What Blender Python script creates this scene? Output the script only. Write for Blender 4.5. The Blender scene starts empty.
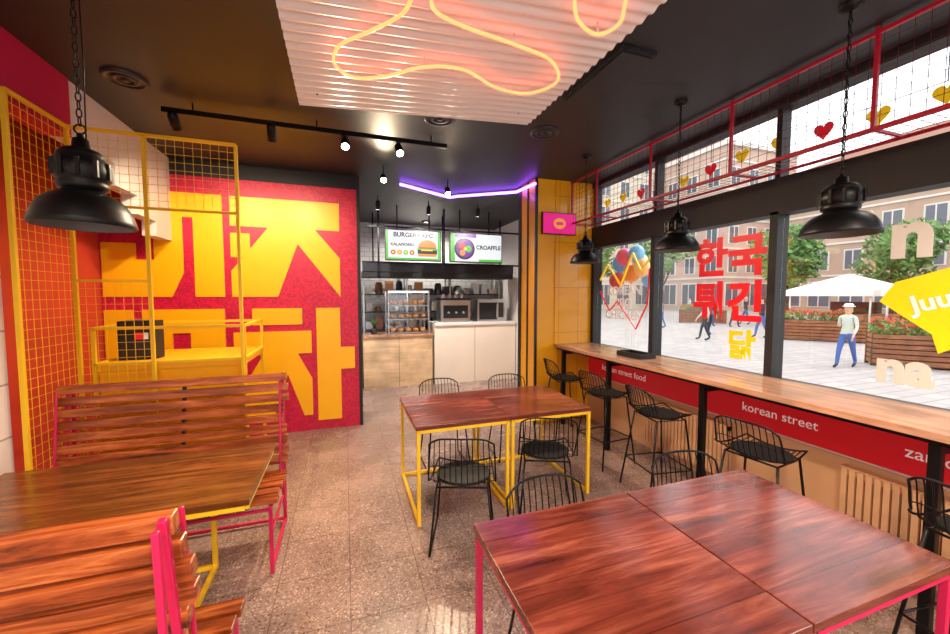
import bpy, bmesh, math, random
from mathutils import Vector, Matrix
random.seed(7)
S=bpy.context.scene
COL=S.collection
try:
    S.view_settings.view_transform='Standard'
    S.view_settings.look='None'
    S.view_settings.exposure=.4
except Exception: pass

# ---------------------------------------------------------------- materials
def L(c):
    c=c/255.0
    return c/12.92 if c<=0.04045 else ((c+0.055)/1.055)**2.4
def C(r,g,b): return (L(r),L(g),L(b),1)
def newmat(name):
    m=bpy.data.materials.new(name); m.use_nodes=True
    return m,m.node_tree.nodes,m.node_tree.links,m.node_tree.nodes['Principled BSDF']
def mat(name,c,rough=.5,metal=0,emit=0,ecol=None,var=0.0,vscale=4,bump=0):
    m,n,l,p=newmat(name)
    p.inputs['Base Color'].default_value=c
    p.inputs['Roughness'].default_value=rough
    p.inputs['Metallic'].default_value=metal
    if emit:
        p.inputs['Emission Color'].default_value=ecol or c
        p.inputs['Emission Strength'].default_value=emit
    if var or bump:
        tc=n.new('ShaderNodeTexCoord'); nz=n.new('ShaderNodeTexNoise')
        nz.inputs['Scale'].default_value=vscale; nz.inputs['Detail'].default_value=6
        l.new(tc.outputs['Object'],nz.inputs['Vector'])
        if var:
            r=n.new('ShaderNodeValToRGB')
            r.color_ramp.elements[0].position=.3; r.color_ramp.elements[1].position=.7
            r.color_ramp.elements[0].color=tuple(x*(1-var) for x in c[:3])+(1,)
            r.color_ramp.elements[1].color=tuple(min(1,x*(1+var*.5)) for x in c[:3])+(1,)
            l.new(nz.outputs['Fac'],r.inputs['Fac']); l.new(r.outputs['Color'],p.inputs['Base Color'])
        if bump:
            b=n.new('ShaderNodeBump'); b.inputs['Strength'].default_value=bump
            l.new(nz.outputs['Fac'],b.inputs['Height']); l.new(b.outputs['Normal'],p.inputs['Normal'])
    return m
def wood(name,cd,cm,cl,axis='X',scale=1.0,rough=.35,plank=0,gap=.55):
    m,n,l,p=newmat(name)
    tc=n.new('ShaderNodeTexCoord'); mp=n.new('ShaderNodeMapping')
    s=[16*scale,16*scale,16*scale]; s['XYZ'.index(axis)]=1.5*scale
    mp.inputs['Scale'].default_value=s
    l.new(tc.outputs['Object'],mp.inputs['Vector'])
    nz=n.new('ShaderNodeTexNoise'); nz.inputs['Scale'].default_value=1.3; nz.inputs['Detail'].default_value=10
    nz.inputs['Distortion'].default_value=.7; nz.inputs['Roughness'].default_value=.68
    l.new(mp.outputs['Vector'],nz.inputs['Vector'])
    r=n.new('ShaderNodeValToRGB'); e=r.color_ramp.elements
    e[0].position=.3; e[0].color=cd; e[1].position=.72; e[1].color=cl
    k=e.new(.5); k.color=cm
    l.new(nz.outputs['Fac'],r.inputs['Fac'])
    nb=n.new('ShaderNodeTexNoise'); nb.inputs['Scale'].default_value=3.5; nb.inputs['Detail'].default_value=3
    l.new(tc.outputs['Object'],nb.inputs['Vector'])
    mb=n.new('ShaderNodeMapRange'); mb.inputs['From Min'].default_value=.3; mb.inputs['From Max'].default_value=.7; mb.inputs['To Min'].default_value=.72; mb.inputs['To Max'].default_value=1.18
    l.new(nb.outputs['Fac'],mb.inputs['Value'])
    vb=n.new('ShaderNodeVectorMath'); vb.operation='SCALE'; l.new(r.outputs['Color'],vb.inputs[0]); l.new(mb.outputs[0],vb.inputs['Scale'])
    out=vb.outputs[0]
    if plank:
        sp=n.new('ShaderNodeSeparateXYZ'); l.new(tc.outputs['Object'],sp.inputs[0])
        other={'X':'Y','Y':'X'}[axis]
        mm=n.new('ShaderNodeMath'); mm.operation='MULTIPLY'; mm.inputs[1].default_value=1/plank
        l.new(sp.outputs[other],mm.inputs[0])
        fl=n.new('ShaderNodeMath'); fl.operation='FLOOR'; l.new(mm.outputs[0],fl.inputs[0])
        wn=n.new('ShaderNodeTexWhiteNoise'); wn.noise_dimensions='1D'; l.new(fl.outputs[0],wn.inputs['W'])
        mr=n.new('ShaderNodeMapRange'); mr.inputs['To Min'].default_value=.82; mr.inputs['To Max'].default_value=1.15
        l.new(wn.outputs['Value'],mr.inputs['Value'])
        fr=n.new('ShaderNodeMath'); fr.operation='FRACT'; l.new(mm.outputs[0],fr.inputs[0])
        gt=n.new('ShaderNodeMath'); gt.operation='GREATER_THAN'; gt.inputs[1].default_value=.02; l.new(fr.outputs[0],gt.inputs[0])
        g2=n.new('ShaderNodeMapRange'); g2.inputs['To Min'].default_value=gap; g2.inputs['To Max'].default_value=1; l.new(gt.outputs[0],g2.inputs['Value'])
        m2=n.new('ShaderNodeMath'); m2.operation='MULTIPLY'; l.new(mr.outputs[0],m2.inputs[0]); l.new(g2.outputs[0],m2.inputs[1])
        vm=n.new('ShaderNodeVectorMath'); vm.operation='SCALE'; l.new(out,vm.inputs[0]); l.new(m2.outputs[0],vm.inputs['Scale'])
        out=vm.outputs[0]
    l.new(out,p.inputs['Base Color'])
    p.inputs['Roughness'].default_value=rough
    b=n.new('ShaderNodeBump'); b.inputs['Strength'].default_value=.12
    l.new(nz.outputs['Fac'],b.inputs['Height']); l.new(b.outputs['Normal'],p.inputs['Normal'])
    return m
def brickmat(name,c1,c2,cm,scale,bw,bh,mortar,rough=.5,offset=.5,axes=None):
    m,n,l,p=newmat(name)
    tc=n.new('ShaderNodeTexCoord'); src=tc.outputs['Object']
    if axes:
        sp=n.new('ShaderNodeSeparateXYZ'); cb=n.new('ShaderNodeCombineXYZ')
        l.new(src,sp.inputs[0]); l.new(sp.outputs[axes[0]],cb.inputs[0]); l.new(sp.outputs[axes[1]],cb.inputs[1]); src=cb.outputs[0]
    br=n.new('ShaderNodeTexBrick'); br.offset=offset
    br.inputs['Color1'].default_value=c1; br.inputs['Color2'].default_value=c2; br.inputs['Mortar'].default_value=cm
    br.inputs['Scale'].default_value=scale; br.inputs['Brick Width'].default_value=bw; br.inputs['Row Height'].default_value=bh
    br.inputs['Mortar Size'].default_value=mortar
    l.new(src,br.inputs['Vector']); l.new(br.outputs['Color'],p.inputs['Base Color'])
    p.inputs['Roughness'].default_value=rough
    return m
def terrazzo():
    m,n,l,p=newmat('terrazzo_floor')
    tc=n.new('ShaderNodeTexCoord')
    v=n.new('ShaderNodeTexVoronoi'); v.inputs['Scale'].default_value=120
    l.new(tc.outputs['Object'],v.inputs['Vector'])
    sp=n.new('ShaderNodeSeparateColor'); l.new(v.outputs['Color'],sp.inputs[0])
    r=n.new('ShaderNodeValToRGB'); e=r.color_ramp.elements
    e[0].position=0; e[0].color=C(98,76,70); e[1].position=1; e[1].color=C(198,176,166)
    k=e.new(.16); k.color=C(142,118,109); k=e.new(.82); k.color=C(156,131,121)
    l.new(sp.outputs[0],r.inputs['Fac'])
    nz=n.new('ShaderNodeTexNoise'); nz.inputs['Scale'].default_value=2.2; nz.inputs['Detail'].default_value=8
    l.new(tc.outputs['Object'],nz.inputs['Vector'])
    mr=n.new('ShaderNodeMapRange'); mr.inputs['From Min'].default_value=.3; mr.inputs['From Max'].default_value=.7; mr.inputs['To Min'].default_value=.72; mr.inputs['To Max'].default_value=1.12
    l.new(nz.outputs['Fac'],mr.inputs['Value'])
    vm=n.new('ShaderNodeVectorMath'); vm.operation='SCALE'; l.new(r.outputs['Color'],vm.inputs[0]); l.new(mr.outputs[0],vm.inputs['Scale'])
    br=n.new('ShaderNodeTexBrick'); br.offset=0
    br.inputs['Color1'].default_value=(1,1,1,1); br.inputs['Color2'].default_value=(.9,.9,.9,1); br.inputs['Mortar'].default_value=(.5,.47,.45,1)
    br.inputs['Scale'].default_value=1; br.inputs['Brick Width'].default_value=.4; br.inputs['Row Height'].default_value=.4; br.inputs['Mortar Size'].default_value=.003
    l.new(tc.outputs['Object'],br.inputs['Vector'])
    mx=n.new('ShaderNodeVectorMath'); mx.operation='MULTIPLY'; l.new(vm.outputs[0],mx.inputs[0]); l.new(br.outputs['Color'],mx.inputs[1])
    l.new(mx.outputs[0],p.inputs['Base Color'])
    rr=n.new('ShaderNodeMapRange'); rr.inputs['To Min'].default_value=.12; rr.inputs['To Max'].default_value=.4
    l.new(nz.outputs['Fac'],rr.inputs['Value']); l.new(rr.outputs[0],p.inputs['Roughness'])
    return m
def glassmat(name,tint=(1,1,1,1),refl=.06):
    m=bpy.data.materials.new(name); m.use_nodes=True; n=m.node_tree.nodes; l=m.node_tree.links
    n.remove(n['Principled BSDF']); o=n['Material Output']
    t=n.new('ShaderNodeBsdfTransparent'); t.inputs[0].default_value=tint
    g=n.new('ShaderNodeBsdfGlossy'); g.inputs['Roughness'].default_value=.02
    mx=n.new('ShaderNodeMixShader'); mx.inputs[0].default_value=refl
    l.new(t.outputs[0],mx.inputs[1]); l.new(g.outputs[0],mx.inputs[2]); l.new(mx.outputs[0],o.inputs[0])
    return m
def redwall():
    m,n,l,p=newmat('crimson_mural')
    tc=n.new('ShaderNodeTexCoord'); w=n.new('ShaderNodeTexNoise'); w.inputs['Scale'].default_value=11; w.inputs['Detail'].default_value=2; w.inputs['Distortion'].default_value=3
    l.new(tc.outputs['Object'],w.inputs['Vector'])
    r=n.new('ShaderNodeValToRGB'); e=r.color_ramp.elements
    e[0].position=.48; e[0].color=C(204,20,66); e[1].position=.52; e[1].color=C(176,10,58)
    l.new(w.outputs['Fac'],r.inputs['Fac']); l.new(r.outputs['Color'],p.inputs['Base Color'])
    p.inputs['Roughness'].default_value=.45
    return m

M={}
M['black']=mat('black_metal',C(20,20,22),.4,.6)
M['blackm']=mat('matte_black',C(24,24,27),.6)
M['ceil']=mat('black_ceiling_paint',C(31,31,37),.5,var=.15,vscale=2,bump=.05)
M['yel']=mat('yellow_paint',C(236,190,30),.4)
M['yelwall']=mat('yellow_wall_paint',C(240,170,24),.3,var=.08,vscale=2)
M['yeltile']=brickmat('yellow_glazed_tile',C(238,170,26),C(230,160,22),C(190,124,16),1,.3,.6,.004,.2,0,axes=('X','Z'))
M['letter']=mat('yellow_letter_paint',C(246,182,0),.4,var=.04)
M['mag']=mat('magenta_paint',C(190,20,76),.4)
M['orange']=mat('orange_wall_paint',C(206,66,48),.5,var=.15,vscale=3)
M['white']=mat('white_paint',C(218,214,210),.5,var=.04)
M['tilew']=brickmat('white_wall_tiles',C(224,210,206),C(214,202,199),C(160,154,150),1,.3,.3,.006,.2,0,axes=('Y','Z'))
M['tileb']=brickmat('kitchen_tiles',C(225,225,222),C(214,214,212),C(150,150,150),1,.2,.1,.004,.2,.5,axes=('X','Z'))
M['floor']=terrazzo()
M['red']=redwall()
M['wtable']=wood('red_brown_table_wood',C(64,24,17),C(114,50,38),C(160,92,72),'X',.8,.18,plank=.26)
M['wtableL']=wood('brown_table_wood',C(64,32,13),C(114,64,28),C(154,96,50),'X',.9,.2,plank=.24)
M['slat']=wood('burnt_pine_slat',C(36,10,4),C(150,68,28),C(208,124,64),'X',1.2,.26)
M['pine']=wood('light_pine',C(194,156,114),C(214,182,142),C(226,200,166),'X',.6,.4)
M['cream']=mat('cream_panel',C(228,216,200),.4,var=.05,vscale=2)
M['pinebar']=wood('oak_bar_top',C(152,102,76),C(188,140,110),C(212,172,144),'Y',.7,.14)
M['steel']=mat('brushed_steel',C(180,182,186),.3,.9)
M['dsteel']=mat('dark_steel',C(58,58,62),.35,.7)
M['cushion']=mat('black_cushion',C(18,18,20),.7)
M['glass']=glassmat('window_glass')
M['corr']=mat('corrugated_white',C(226,224,224),.35)
M['neon']=mat('neon_tube',C(255,120,70),.3,emit=3.6,ecol=(1,.14,.045,1))
M['purple']=mat('purple_led',C(150,60,255),.3,emit=11,ecol=(.32,.08,1,1))
M['bulb']=mat('spot_bulb',(1,1,1,1),.3,emit=40,ecol=(1,.82,.55,1))
M['bulbw']=mat('cool_bulb',(1,1,1,1),.3,emit=12,ecol=(1,.95,.88,1))
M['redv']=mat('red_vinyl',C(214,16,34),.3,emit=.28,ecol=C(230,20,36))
M['redband']=mat('red_band_vinyl',C(200,16,34),.4,emit=.12,ecol=C(220,20,36))  # slight glow stands in for light passing through the vinyl
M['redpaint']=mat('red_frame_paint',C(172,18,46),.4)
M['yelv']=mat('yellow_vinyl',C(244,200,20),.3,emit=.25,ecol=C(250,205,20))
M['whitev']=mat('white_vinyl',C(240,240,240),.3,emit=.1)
M['greyv']=mat('window_vinyl_offwhite',C(204,198,188),.5,emit=.12)  # white vinyl seen from its shaded side, shade put into the colour
M['beige']=mat('beige_radiator',C(206,160,120),.4)
M['lampin']=mat('lamp_inner_enamel',C(90,88,86),.4)

# ---------------------------------------------------------------- mesh builder
class B:
    def __init__(s): s.v=[];s.f=[];s.m=[];s.sm=[];s.mats=[]
    def mi(s,k):
        m=M[k] if isinstance(k,str) else k
        if m not in s.mats: s.mats.append(m)
        return s.mats.index(m)
    def add(s,vs,fs,k,smooth=False):
        o=len(s.v); i=s.mi(k); s.v+= [tuple(x) for x in vs]
        for f in fs: s.f.append([a+o for a in f]); s.m.append(i); s.sm.append(smooth)
    def box(s,lo,hi,k,tf=None):
        x0,y0,z0=lo; x1,y1,z1=hi
        vs=[Vector(p) for p in [(x0,y0,z0),(x1,y0,z0),(x1,y1,z0),(x0,y1,z0),(x0,y0,z1),(x1,y0,z1),(x1,y1,z1),(x0,y1,z1)]]
        if tf is not None: vs=[tf@p for p in vs]
        s.add(vs,[(0,3,2,1),(4,5,6,7),(0,1,5,4),(1,2,6,5),(2,3,7,6),(3,0,4,7)],k)
    def bc(s,c,sz,k,tf=None):
        s.box([c[i]-sz[i]/2 for i in range(3)],[c[i]+sz[i]/2 for i in range(3)],k,tf)
    def tube(s,pts,r,k,n=6,closed=False):
        P=[Vector(p) for p in pts]; N=len(P)
        if not isinstance(r,(list,tuple)): r=[r]*N
        T=[]
        for i in range(N):
            if closed: t=P[(i+1)%N]-P[i-1]
            else: t=P[min(i+1,N-1)]-P[max(i-1,0)]
            T.append(t.normalized() if t.length>1e-9 else Vector((0,0,1)))
        a=Vector((0,0,1)) if abs(T[0].z)<.9 else Vector((1,0,0))
        nrm=(a-T[0]*a.dot(T[0])).normalized(); vs=[]
        for i in range(N):
            nrm=nrm-T[i]*nrm.dot(T[i])
            if nrm.length<1e-6:
                a=Vector((1,0,0)) if abs(T[i].x)<.9 else Vector((0,1,0)); nrm=a-T[i]*a.dot(T[i])
            nrm.normalize(); bn=T[i].cross(nrm)
            for j in range(n):
                an=2*math.pi*(j+.5)/n
                vs.append(P[i]+(nrm*math.cos(an)+bn*math.sin(an))*r[i])
        fs=[]
        for i in range(N if closed else N-1):
            i2=(i+1)%N
            for j in range(n):
                j2=(j+1)%n; fs.append((i*n+j,i*n+j2,i2*n+j2,i2*n+j))
        if not closed:
            fs.append(tuple(range(n-1,-1,-1))); fs.append(tuple((N-1)*n+j for j in range(n)))
        s.add(vs,fs,k,n>4)
    def lathe(s,prof,c,k,n=28,smooth=True):
        vs=[];fs=[]
        for r,z in prof:
            for j in range(n):
                a=2*math.pi*j/n; vs.append((c[0]+r*math.cos(a),c[1]+r*math.sin(a),c[2]+z))
        for i in range(len(prof)-1):
            for j in range(n):
                j2=(j+1)%n; fs.append((i*n+j,i*n+j2,(i+1)*n+j2,(i+1)*n+j))
        s.add(vs,fs,k,smooth)
    def sph(s,c,r,k,sc=(1,1,1),n=12):
        pr=[(max(1e-4,r*math.sin(math.pi*i/n)),-r*math.cos(math.pi*i/n)) for i in range(n+1)]
        vs=[];fs=[];m=n*2
        for rr,z in pr:
            for j in range(m):
                a=2*math.pi*j/m; vs.append((c[0]+rr*math.cos(a)*sc[0],c[1]+rr*math.sin(a)*sc[1],c[2]+z*sc[2]))
        for i in range(n):
            for j in range(m):
                j2=(j+1)%m; fs.append((i*m+j,i*m+j2,(i+1)*m+j2,(i+1)*m+j))
        s.add(vs,fs,k,True)
    def prism(s,poly,fn,d,k):
        n=len(poly)
        vs=[fn(x,y,0) for x,y in poly]+[fn(x,y,d) for x,y in poly]
        fs=[tuple(range(n)),tuple(range(2*n-1,n-1,-1))]+[(i,(i+1)%n,n+(i+1)%n,n+i) for i in range(n)]
        s.add(vs,fs,k)
    def grid(s,o,u,v,nu,nv,r,k):
        o=Vector(o);u=Vector(u);v=Vector(v)
        for i in range(nu+1): s.tube([o+u*(i/nu),o+u*(i/nu)+v],r,k,4)
        for i in range(nv+1): s.tube([o+v*(i/nv),o+v*(i/nv)+u],r,k,4)
    def sq(s,a,b,w,k):
        s.tube([a,b],w*.7071,k,4)
    def mesh(s,name):
        me=bpy.data.meshes.new(name); me.from_pydata(s.v,[],s.f)
        for m in s.mats: me.materials.append(m)
        me.polygons.foreach_set('material_index',s.m); me.polygons.foreach_set('use_smooth',s.sm)
        bm=bmesh.new(); bm.from_mesh(me); bmesh.ops.recalc_face_normals(bm,faces=bm.faces); bm.to_mesh(me); bm.free()
        me.update(); return me
    def make(s,name,loc=(0,0,0),rz=0,bevel=0,parent=None):
        o=place(s.mesh(name),name,loc,rz)
        if bevel:
            md=o.modifiers.new('bevel','BEVEL'); md.width=bevel; md.segments=2; md.limit_method='ANGLE'
        if parent: o.parent=parent
        return o
def place(me,name,loc=(0,0,0),rz=0):
    o=bpy.data.objects.new(name,me); COL.objects.link(o); o.location=loc; o.rotation_euler=(0,0,rz); return o

AX_R=Matrix(((0,0,-1),(-1,0,0),(0,1,0)))
AX_B=Matrix(((1,0,0),(0,0,-1),(0,1,0)))
def text(body,size,loc,ax,k,name,parent=None,offset=0.0,extrude=.001,xs=1,rot=0):
    cu=bpy.data.curves.new(name,'FONT'); cu.body=body; cu.size=size; cu.align_x='CENTER'; cu.align_y='CENTER'
    cu.offset=offset; cu.extrude=extrude; cu.resolution_u=4
    o=bpy.data.objects.new(name,cu); COL.objects.link(o)
    bpy.context.view_layer.update()
    dg=bpy.context.evaluated_depsgraph_get()
    me=bpy.data.meshes.new_from_object(o.evaluated_get(dg))
    bpy.data.objects.remove(o)
    me.materials.clear(); me.materials.append(M[k] if isinstance(k,str) else k)
    ob=bpy.data.objects.new(name,me); COL.objects.link(ob)
    ob.matrix_world=Matrix.Translation(loc)@ax.to_4x4()@Matrix.Rotation(rot,4,'Z')@Matrix.Diagonal((xs,1,1,1))
    if parent: ob.parent=parent
    return ob

H=3.2; XL=-1.8; XR=3.2; YK=5.12
# ---------------------------------------------------------------- room shell
b=B(); b.box((-2.6,-2.1,-.12),(3.45,8.4,0),'floor'); b.make('floor')
b=B(); b.box((-2.6,-2.1,H),(3.45,8.4,H+.15),'ceil'); b.make('ceiling')
b=B(); b.box((XL-.15,-2.1,0),(XL,2.85,2.8),'tilew'); b.box((XL-.15,-2.1,2.8),(XL+.01,3.5,H),'mag')
poly=[(3.5,H),(YK,H),(YK,2.3),(4.75,2.3),(4.75,2.45),(4.4,2.45),(4.4,2.62),(4.05,2.62),(4.05,2.8),(3.5,2.8)]
b.prism(poly,lambda x,y,t:(XL-.12+t,x,y),.12,'white')
b.make('wall_left')
b=B(); b.box((-2.6,2.7,0),(-2.45,YK,H),'orange'); b.box((-2.6,2.7,0),(XL-.15,2.85,H),'orange'); b.make('wall_stairwell')
b=B(); b.box((-2.45,YK,0),(.16,YK+.15,3.03),'red'); b.box((-2.45,YK,3.03),(.16,YK+.15,H),'blackm')
b.box((.16,YK-.01,0),(.2,YK+.16,H),'blackm')
wb=b.make('wall_back')
b=B(); cnt=[0]
def stroke(poly):
    cnt[0]+=1; e=.0009*cnt[0]
    b.prism(poly,lambda x,y,t:(x,YK-.001-t,y),.004+e,'letter')
def R(x0,z0,x1,z1): stroke([(x0,z0),(x1,z0),(x1,z1),(x0,z1)])
# upper right glyph
R(-1.24,2.5,-.05,2.84); stroke([(-.84,2.51),(-.46,2.51),(-.76,1.68),(-1.24,1.68),(-1.24,1.98)])
stroke([(-.56,2.36),(-.05,1.68),(-.05,2.16),(-.34,2.51),(-.5,2.51)]); R(-1.24,2.14,-1.04,2.42)
# upper left glyph
R(-1.6,1.68,-1.31,2.84); R(-1.97,2.57,-1.6,2.84); R(-1.97,1.95,-1.70,2.84); stroke([(-2.43,1.68),(-1.82,1.68),(-1.70,1.95),(-1.70,2.09),(-2.13,2.09),(-2.13,2.26),(-2.43,2.26)])
# lower right glyph
R(-1.04,1.34,-.50,1.54); R(-1.24,.98,-.40,1.26); stroke([(-.94,.98),(-.6,.98),(-.84,.2),(-1.24,.2),(-1.24,.46)]); stroke([(-.70,.8),(-.5,.2),(-.40,.2),(-.40,.66),(-.56,.98),(-.70,.98)])
R(-.34,.12,-.06,1.54); R(-.06,.76,.11,1.04)
# lower left glyph
R(-1.66,.2,-1.32,1.54); R(-2.1,1.27,-1.66,1.54); R(-2.1,.7,-1.83,1.27); stroke([(-2.43,.6),(-1.83,.6),(-1.83,.9),(-2.18,.9),(-2.18,1.54),(-2.43,1.54)])
b.make('mural_letters',parent=wb)
b=B(); b.box((.0,YK+.15,0),(.16,8.25,H),'white'); b.make('wall_kitchen_left')
b=B(); b.box((.0,8.25,0),(3.45,8.4,H),'tileb'); b.make('wall_kitchen_back')
b=B(); b.box((3.3,4.95,0),(3.45,8.25,H),'white'); b.make('wall_kitchen_right')
# pillar
b=B(); b.box((2.36,4.45,0),(3.35,4.95,H),'yelwall'); b.box((2.64,4.438,0),(3.2,4.45,H),'yeltile')
b.box((2.345,4.43,0),(2.375,4.46,H),'dsteel'); b.box((2.348,4.66,0),(2.36,4.69,H),'blackm'); b.box((2.345,4.88,0),(2.36,4.95,H),'blackm')
b.make('yellow_pillar')
for i,(lo,hi) in enumerate((((XL,-2.1,0),(-.92,-1.95,H)),((2.62,-2.1,0),(XR+.15,-1.95,H)),((-.92,-2.1,2.62),(2.62,-1.95,H)))):
    b=B(); b.box(lo,hi,'white'); b.make('wall_front')
b=B()
for x in (-.9,.25,1.4,2.56): b.box((x,-2.06,0),(x+.04,-2.0,2.6),'black')
b.box((-.86,-2.035,.02),(2.56,-2.025,2.58),'glass'); b.make('door_1')  # unseen glass door, added to let daylight in behind the camera
# ---------------------------------------------------------------- right window wall
b=B(); b.box((XR,-1.95,0),(XR+.15,4.45,.98),'white'); b.box((XR-.012,-1.95,.0),(XR,4.44,.6),'beige'); wr=b.make('wall_right')
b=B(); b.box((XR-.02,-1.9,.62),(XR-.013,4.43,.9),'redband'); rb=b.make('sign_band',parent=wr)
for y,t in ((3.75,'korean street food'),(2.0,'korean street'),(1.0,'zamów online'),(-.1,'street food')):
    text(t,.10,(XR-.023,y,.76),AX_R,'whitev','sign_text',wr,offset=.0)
b=B()
b.box((XR,-1.95,2.33),(XR+.15,4.45,2.61),'blackm')
b.box((XR,-1.95,3.14),(XR+.15,4.45,H),'blackm')
b.box((XR,-1.95,.98),(XR+.15,4.45,1.03),'blackm')
for y in (-1.93,-.4,.86,2.1,3.34,4.4):
    b.box((XR,y-.03,1.0),(XR+.13,y+.03,2.35),'blackm'); b.box((XR+.02,y-.02,2.6),(XR+.12,y+.02,3.15),'blackm')
b.make('trim_window_frame')
ys=[-1.93,-.4,.86,2.1,3.34,4.4]; wins=[]
for i in range(5):
    b=B(); b.box((XR+.06,ys[i]+.035,1.03),(XR+.066,ys[i+1]-.035,2.33),'glass'); b.box((XR+.06,ys[i]+.02,2.61),(XR+.066,ys[i+1]-.02,3.14),'glass')
    wins.append(b.make('window_%d'%(i+1)))
xv=XR+.05
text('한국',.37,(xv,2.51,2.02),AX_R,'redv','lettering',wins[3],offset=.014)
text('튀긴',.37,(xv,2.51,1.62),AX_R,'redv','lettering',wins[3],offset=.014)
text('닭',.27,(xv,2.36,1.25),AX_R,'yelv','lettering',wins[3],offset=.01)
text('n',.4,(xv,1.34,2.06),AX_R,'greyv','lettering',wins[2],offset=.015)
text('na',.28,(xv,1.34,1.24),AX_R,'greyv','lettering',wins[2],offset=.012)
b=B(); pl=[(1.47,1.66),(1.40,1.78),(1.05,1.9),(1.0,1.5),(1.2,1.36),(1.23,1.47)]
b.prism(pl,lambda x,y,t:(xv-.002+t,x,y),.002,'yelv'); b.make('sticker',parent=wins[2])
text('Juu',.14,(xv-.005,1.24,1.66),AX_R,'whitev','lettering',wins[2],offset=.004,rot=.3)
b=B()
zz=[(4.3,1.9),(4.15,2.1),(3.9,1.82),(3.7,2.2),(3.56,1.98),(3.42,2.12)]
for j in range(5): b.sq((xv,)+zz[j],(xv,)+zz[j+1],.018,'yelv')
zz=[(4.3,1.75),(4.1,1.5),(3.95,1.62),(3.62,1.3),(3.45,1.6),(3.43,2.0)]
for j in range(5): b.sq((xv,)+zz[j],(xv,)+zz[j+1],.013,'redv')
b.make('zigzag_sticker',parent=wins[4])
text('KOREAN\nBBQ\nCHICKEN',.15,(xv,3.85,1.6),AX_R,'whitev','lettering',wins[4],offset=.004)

# ---------------------------------------------------------------- bar counter
b=B()
b.box((2.63,-1.8,1.01),(XR-.005,4.43,1.05),'pinebar')
b.box((2.66,-1.8,.985),(2.72,4.4,1.01),'black')
for y in (-.3,.98,2.25,3.4,4.3):
    b.box((2.68,y-.022,0),(2.725,y+.022,.99),'black'); b.box((2.7,y-.02,.93),(XR-.03,y+.02,.985),'black')
b.make('bar_counter',bevel=.003)
b=B(); b.box((2.8,3.05,1.05),(3.0,3.4,1.06),'blackm'); b.box((2.8,3.05,1.06),(2.815,3.4,1.10),'blackm'); b.box((2.985,3.05,1.06),(3.0,3.4,1.10),'blackm'); b.box((2.815,3.05,1.06),(2.985,3.065,1.10),'blackm'); b.box((2.815,3.385,1.06),(2.985,3.4,1.10),'blackm')
b.make('serving_tray')
for i,(y0,y1) in enumerate(((.0,1.55),(2.35,3.3))):
    b=B(); y=y0
    while y<y1: b.box((XR-.1,y,.1),(XR-.02,y+.03,.56),'beige'); y+=.042
    b.box((XR-.09,y0,.52),(XR-.03,y1,.57),'beige'); b.box((XR-.09,y0,.09),(XR-.03,y1,.13),'beige'); b.box((XR-.06,y0,.1),(XR-.05,y1,.55),'beige')
    b.box((XR-.08,y0+.1,0),(XR-.04,y0+.14,.1),'beige'); b.box((XR-.08,y1-.14,0),(XR-.04,y1-.1,.1),'beige')
    b.make('radiator')

# ---------------------------------------------------------------- hanging mesh shelf (red frame)
b=B(); xr=2.86; y0,y1=-1.5,4.42
for z in (2.64,3.17): b.sq((xr,y0,z),(xr,y1,z),.022,'redpaint')
b.sq((3.17,y0,2.64),(3.17,y1,2.64),.018,'redpaint')
for y in (-1.17,-.33,.52,1.366,2.215,3.04,3.88,4.4):
    b.sq((xr,y,2.64),(xr,y,3.2),.02,'redpaint'); b.sq((xr,y,2.64),(3.17,y,2.64),.016,'redpaint')
M['mwire']=mat('dark_red_wire',C(96,18,36),.4,.3)
b.grid((xr,y0,2.65),(0,y1-y0,0),(0,0,.52),98,9,.0018,'mwire')
b.grid((xr,y0,2.645),(0,y1-y0,0),(.31,0,0),98,5,.0016,'mwire')
b.make('hanging_mesh_shelf')

# ---------------------------------------------------------------- yellow mesh partition
b=B(); t=.022; zT=2.83
for p in ((-1.75,2.87),(-1.75,3.37),(-1.33,3.37),(-.76,3.37)): b.sq((p[0],p[1],0),(p[0],p[1],zT),t,'yel')
b.sq((-1.75,2.87,zT),(-1.75,3.37,zT),t,'yel'); b.sq((-1.75,3.37,zT),(-.76,3.37,zT),t,'yel')
b.sq((-1.75,3.37,2.32),(-.76,3.37,2.32),t*.8,'yel'); b.sq((-1.75,2.87,.05),(-1.75,3.37,.05),t,'yel'); b.sq((-1.75,3.37,.05),(-.76,3.37,.05),t,'yel')
b.grid((-1.75,2.87,.05),(0,.5,0),(0,0,zT-.05),9,48,.0018,'yel')
b.grid((-1.75,3.37,2.32),(.99,0,0),(0,0,zT-2.32),18,9,.0018,'yel')
b.grid((-1.75,3.37,.05),(.42,0,0),(0,0,1.75),8,32,.0018,'yel')
b.sq((-1.75,3.37,1.8),(-1.33,3.37,1.8),t*.8,'yel')
b.make('yellow_mesh_partition')
b=B()
for x in (-1.7,-.76):
    for y in (3.43,4.1): b.sq((x,y,0),(x,y,1.46),t,'yel')
for z in (1.46,1.2):
    for y in (3.43,4.1): b.sq((-1.7,y,z),(-.76,y,z),t,'yel')
    for x in (-1.7,-.76): b.sq((x,3.43,z),(x,4.1,z),t,'yel')
b.box((-1.7,3.43,1.15),(-.76,4.1,1.2),'yelwall'); b.box((-1.68,3.45,.0),(-.78,3.47,1.15),'yelwall')
b.make('stair_barrier')
b=B(); b.box((-1.64,3.6,1.2),(-1.40,3.74,1.5),'blackm'); b.box((-1.62,3.592,1.22),(-1.42,3.6,1.48),'dsteel'); b.box((-1.53,3.588,1.36),(-1.48,3.592,1.41),'redv'); b.box((-1.475,3.588,1.36),(-1.445,3.592,1.41),'whitev')
b.make('fire_hose_cabinet')

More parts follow.
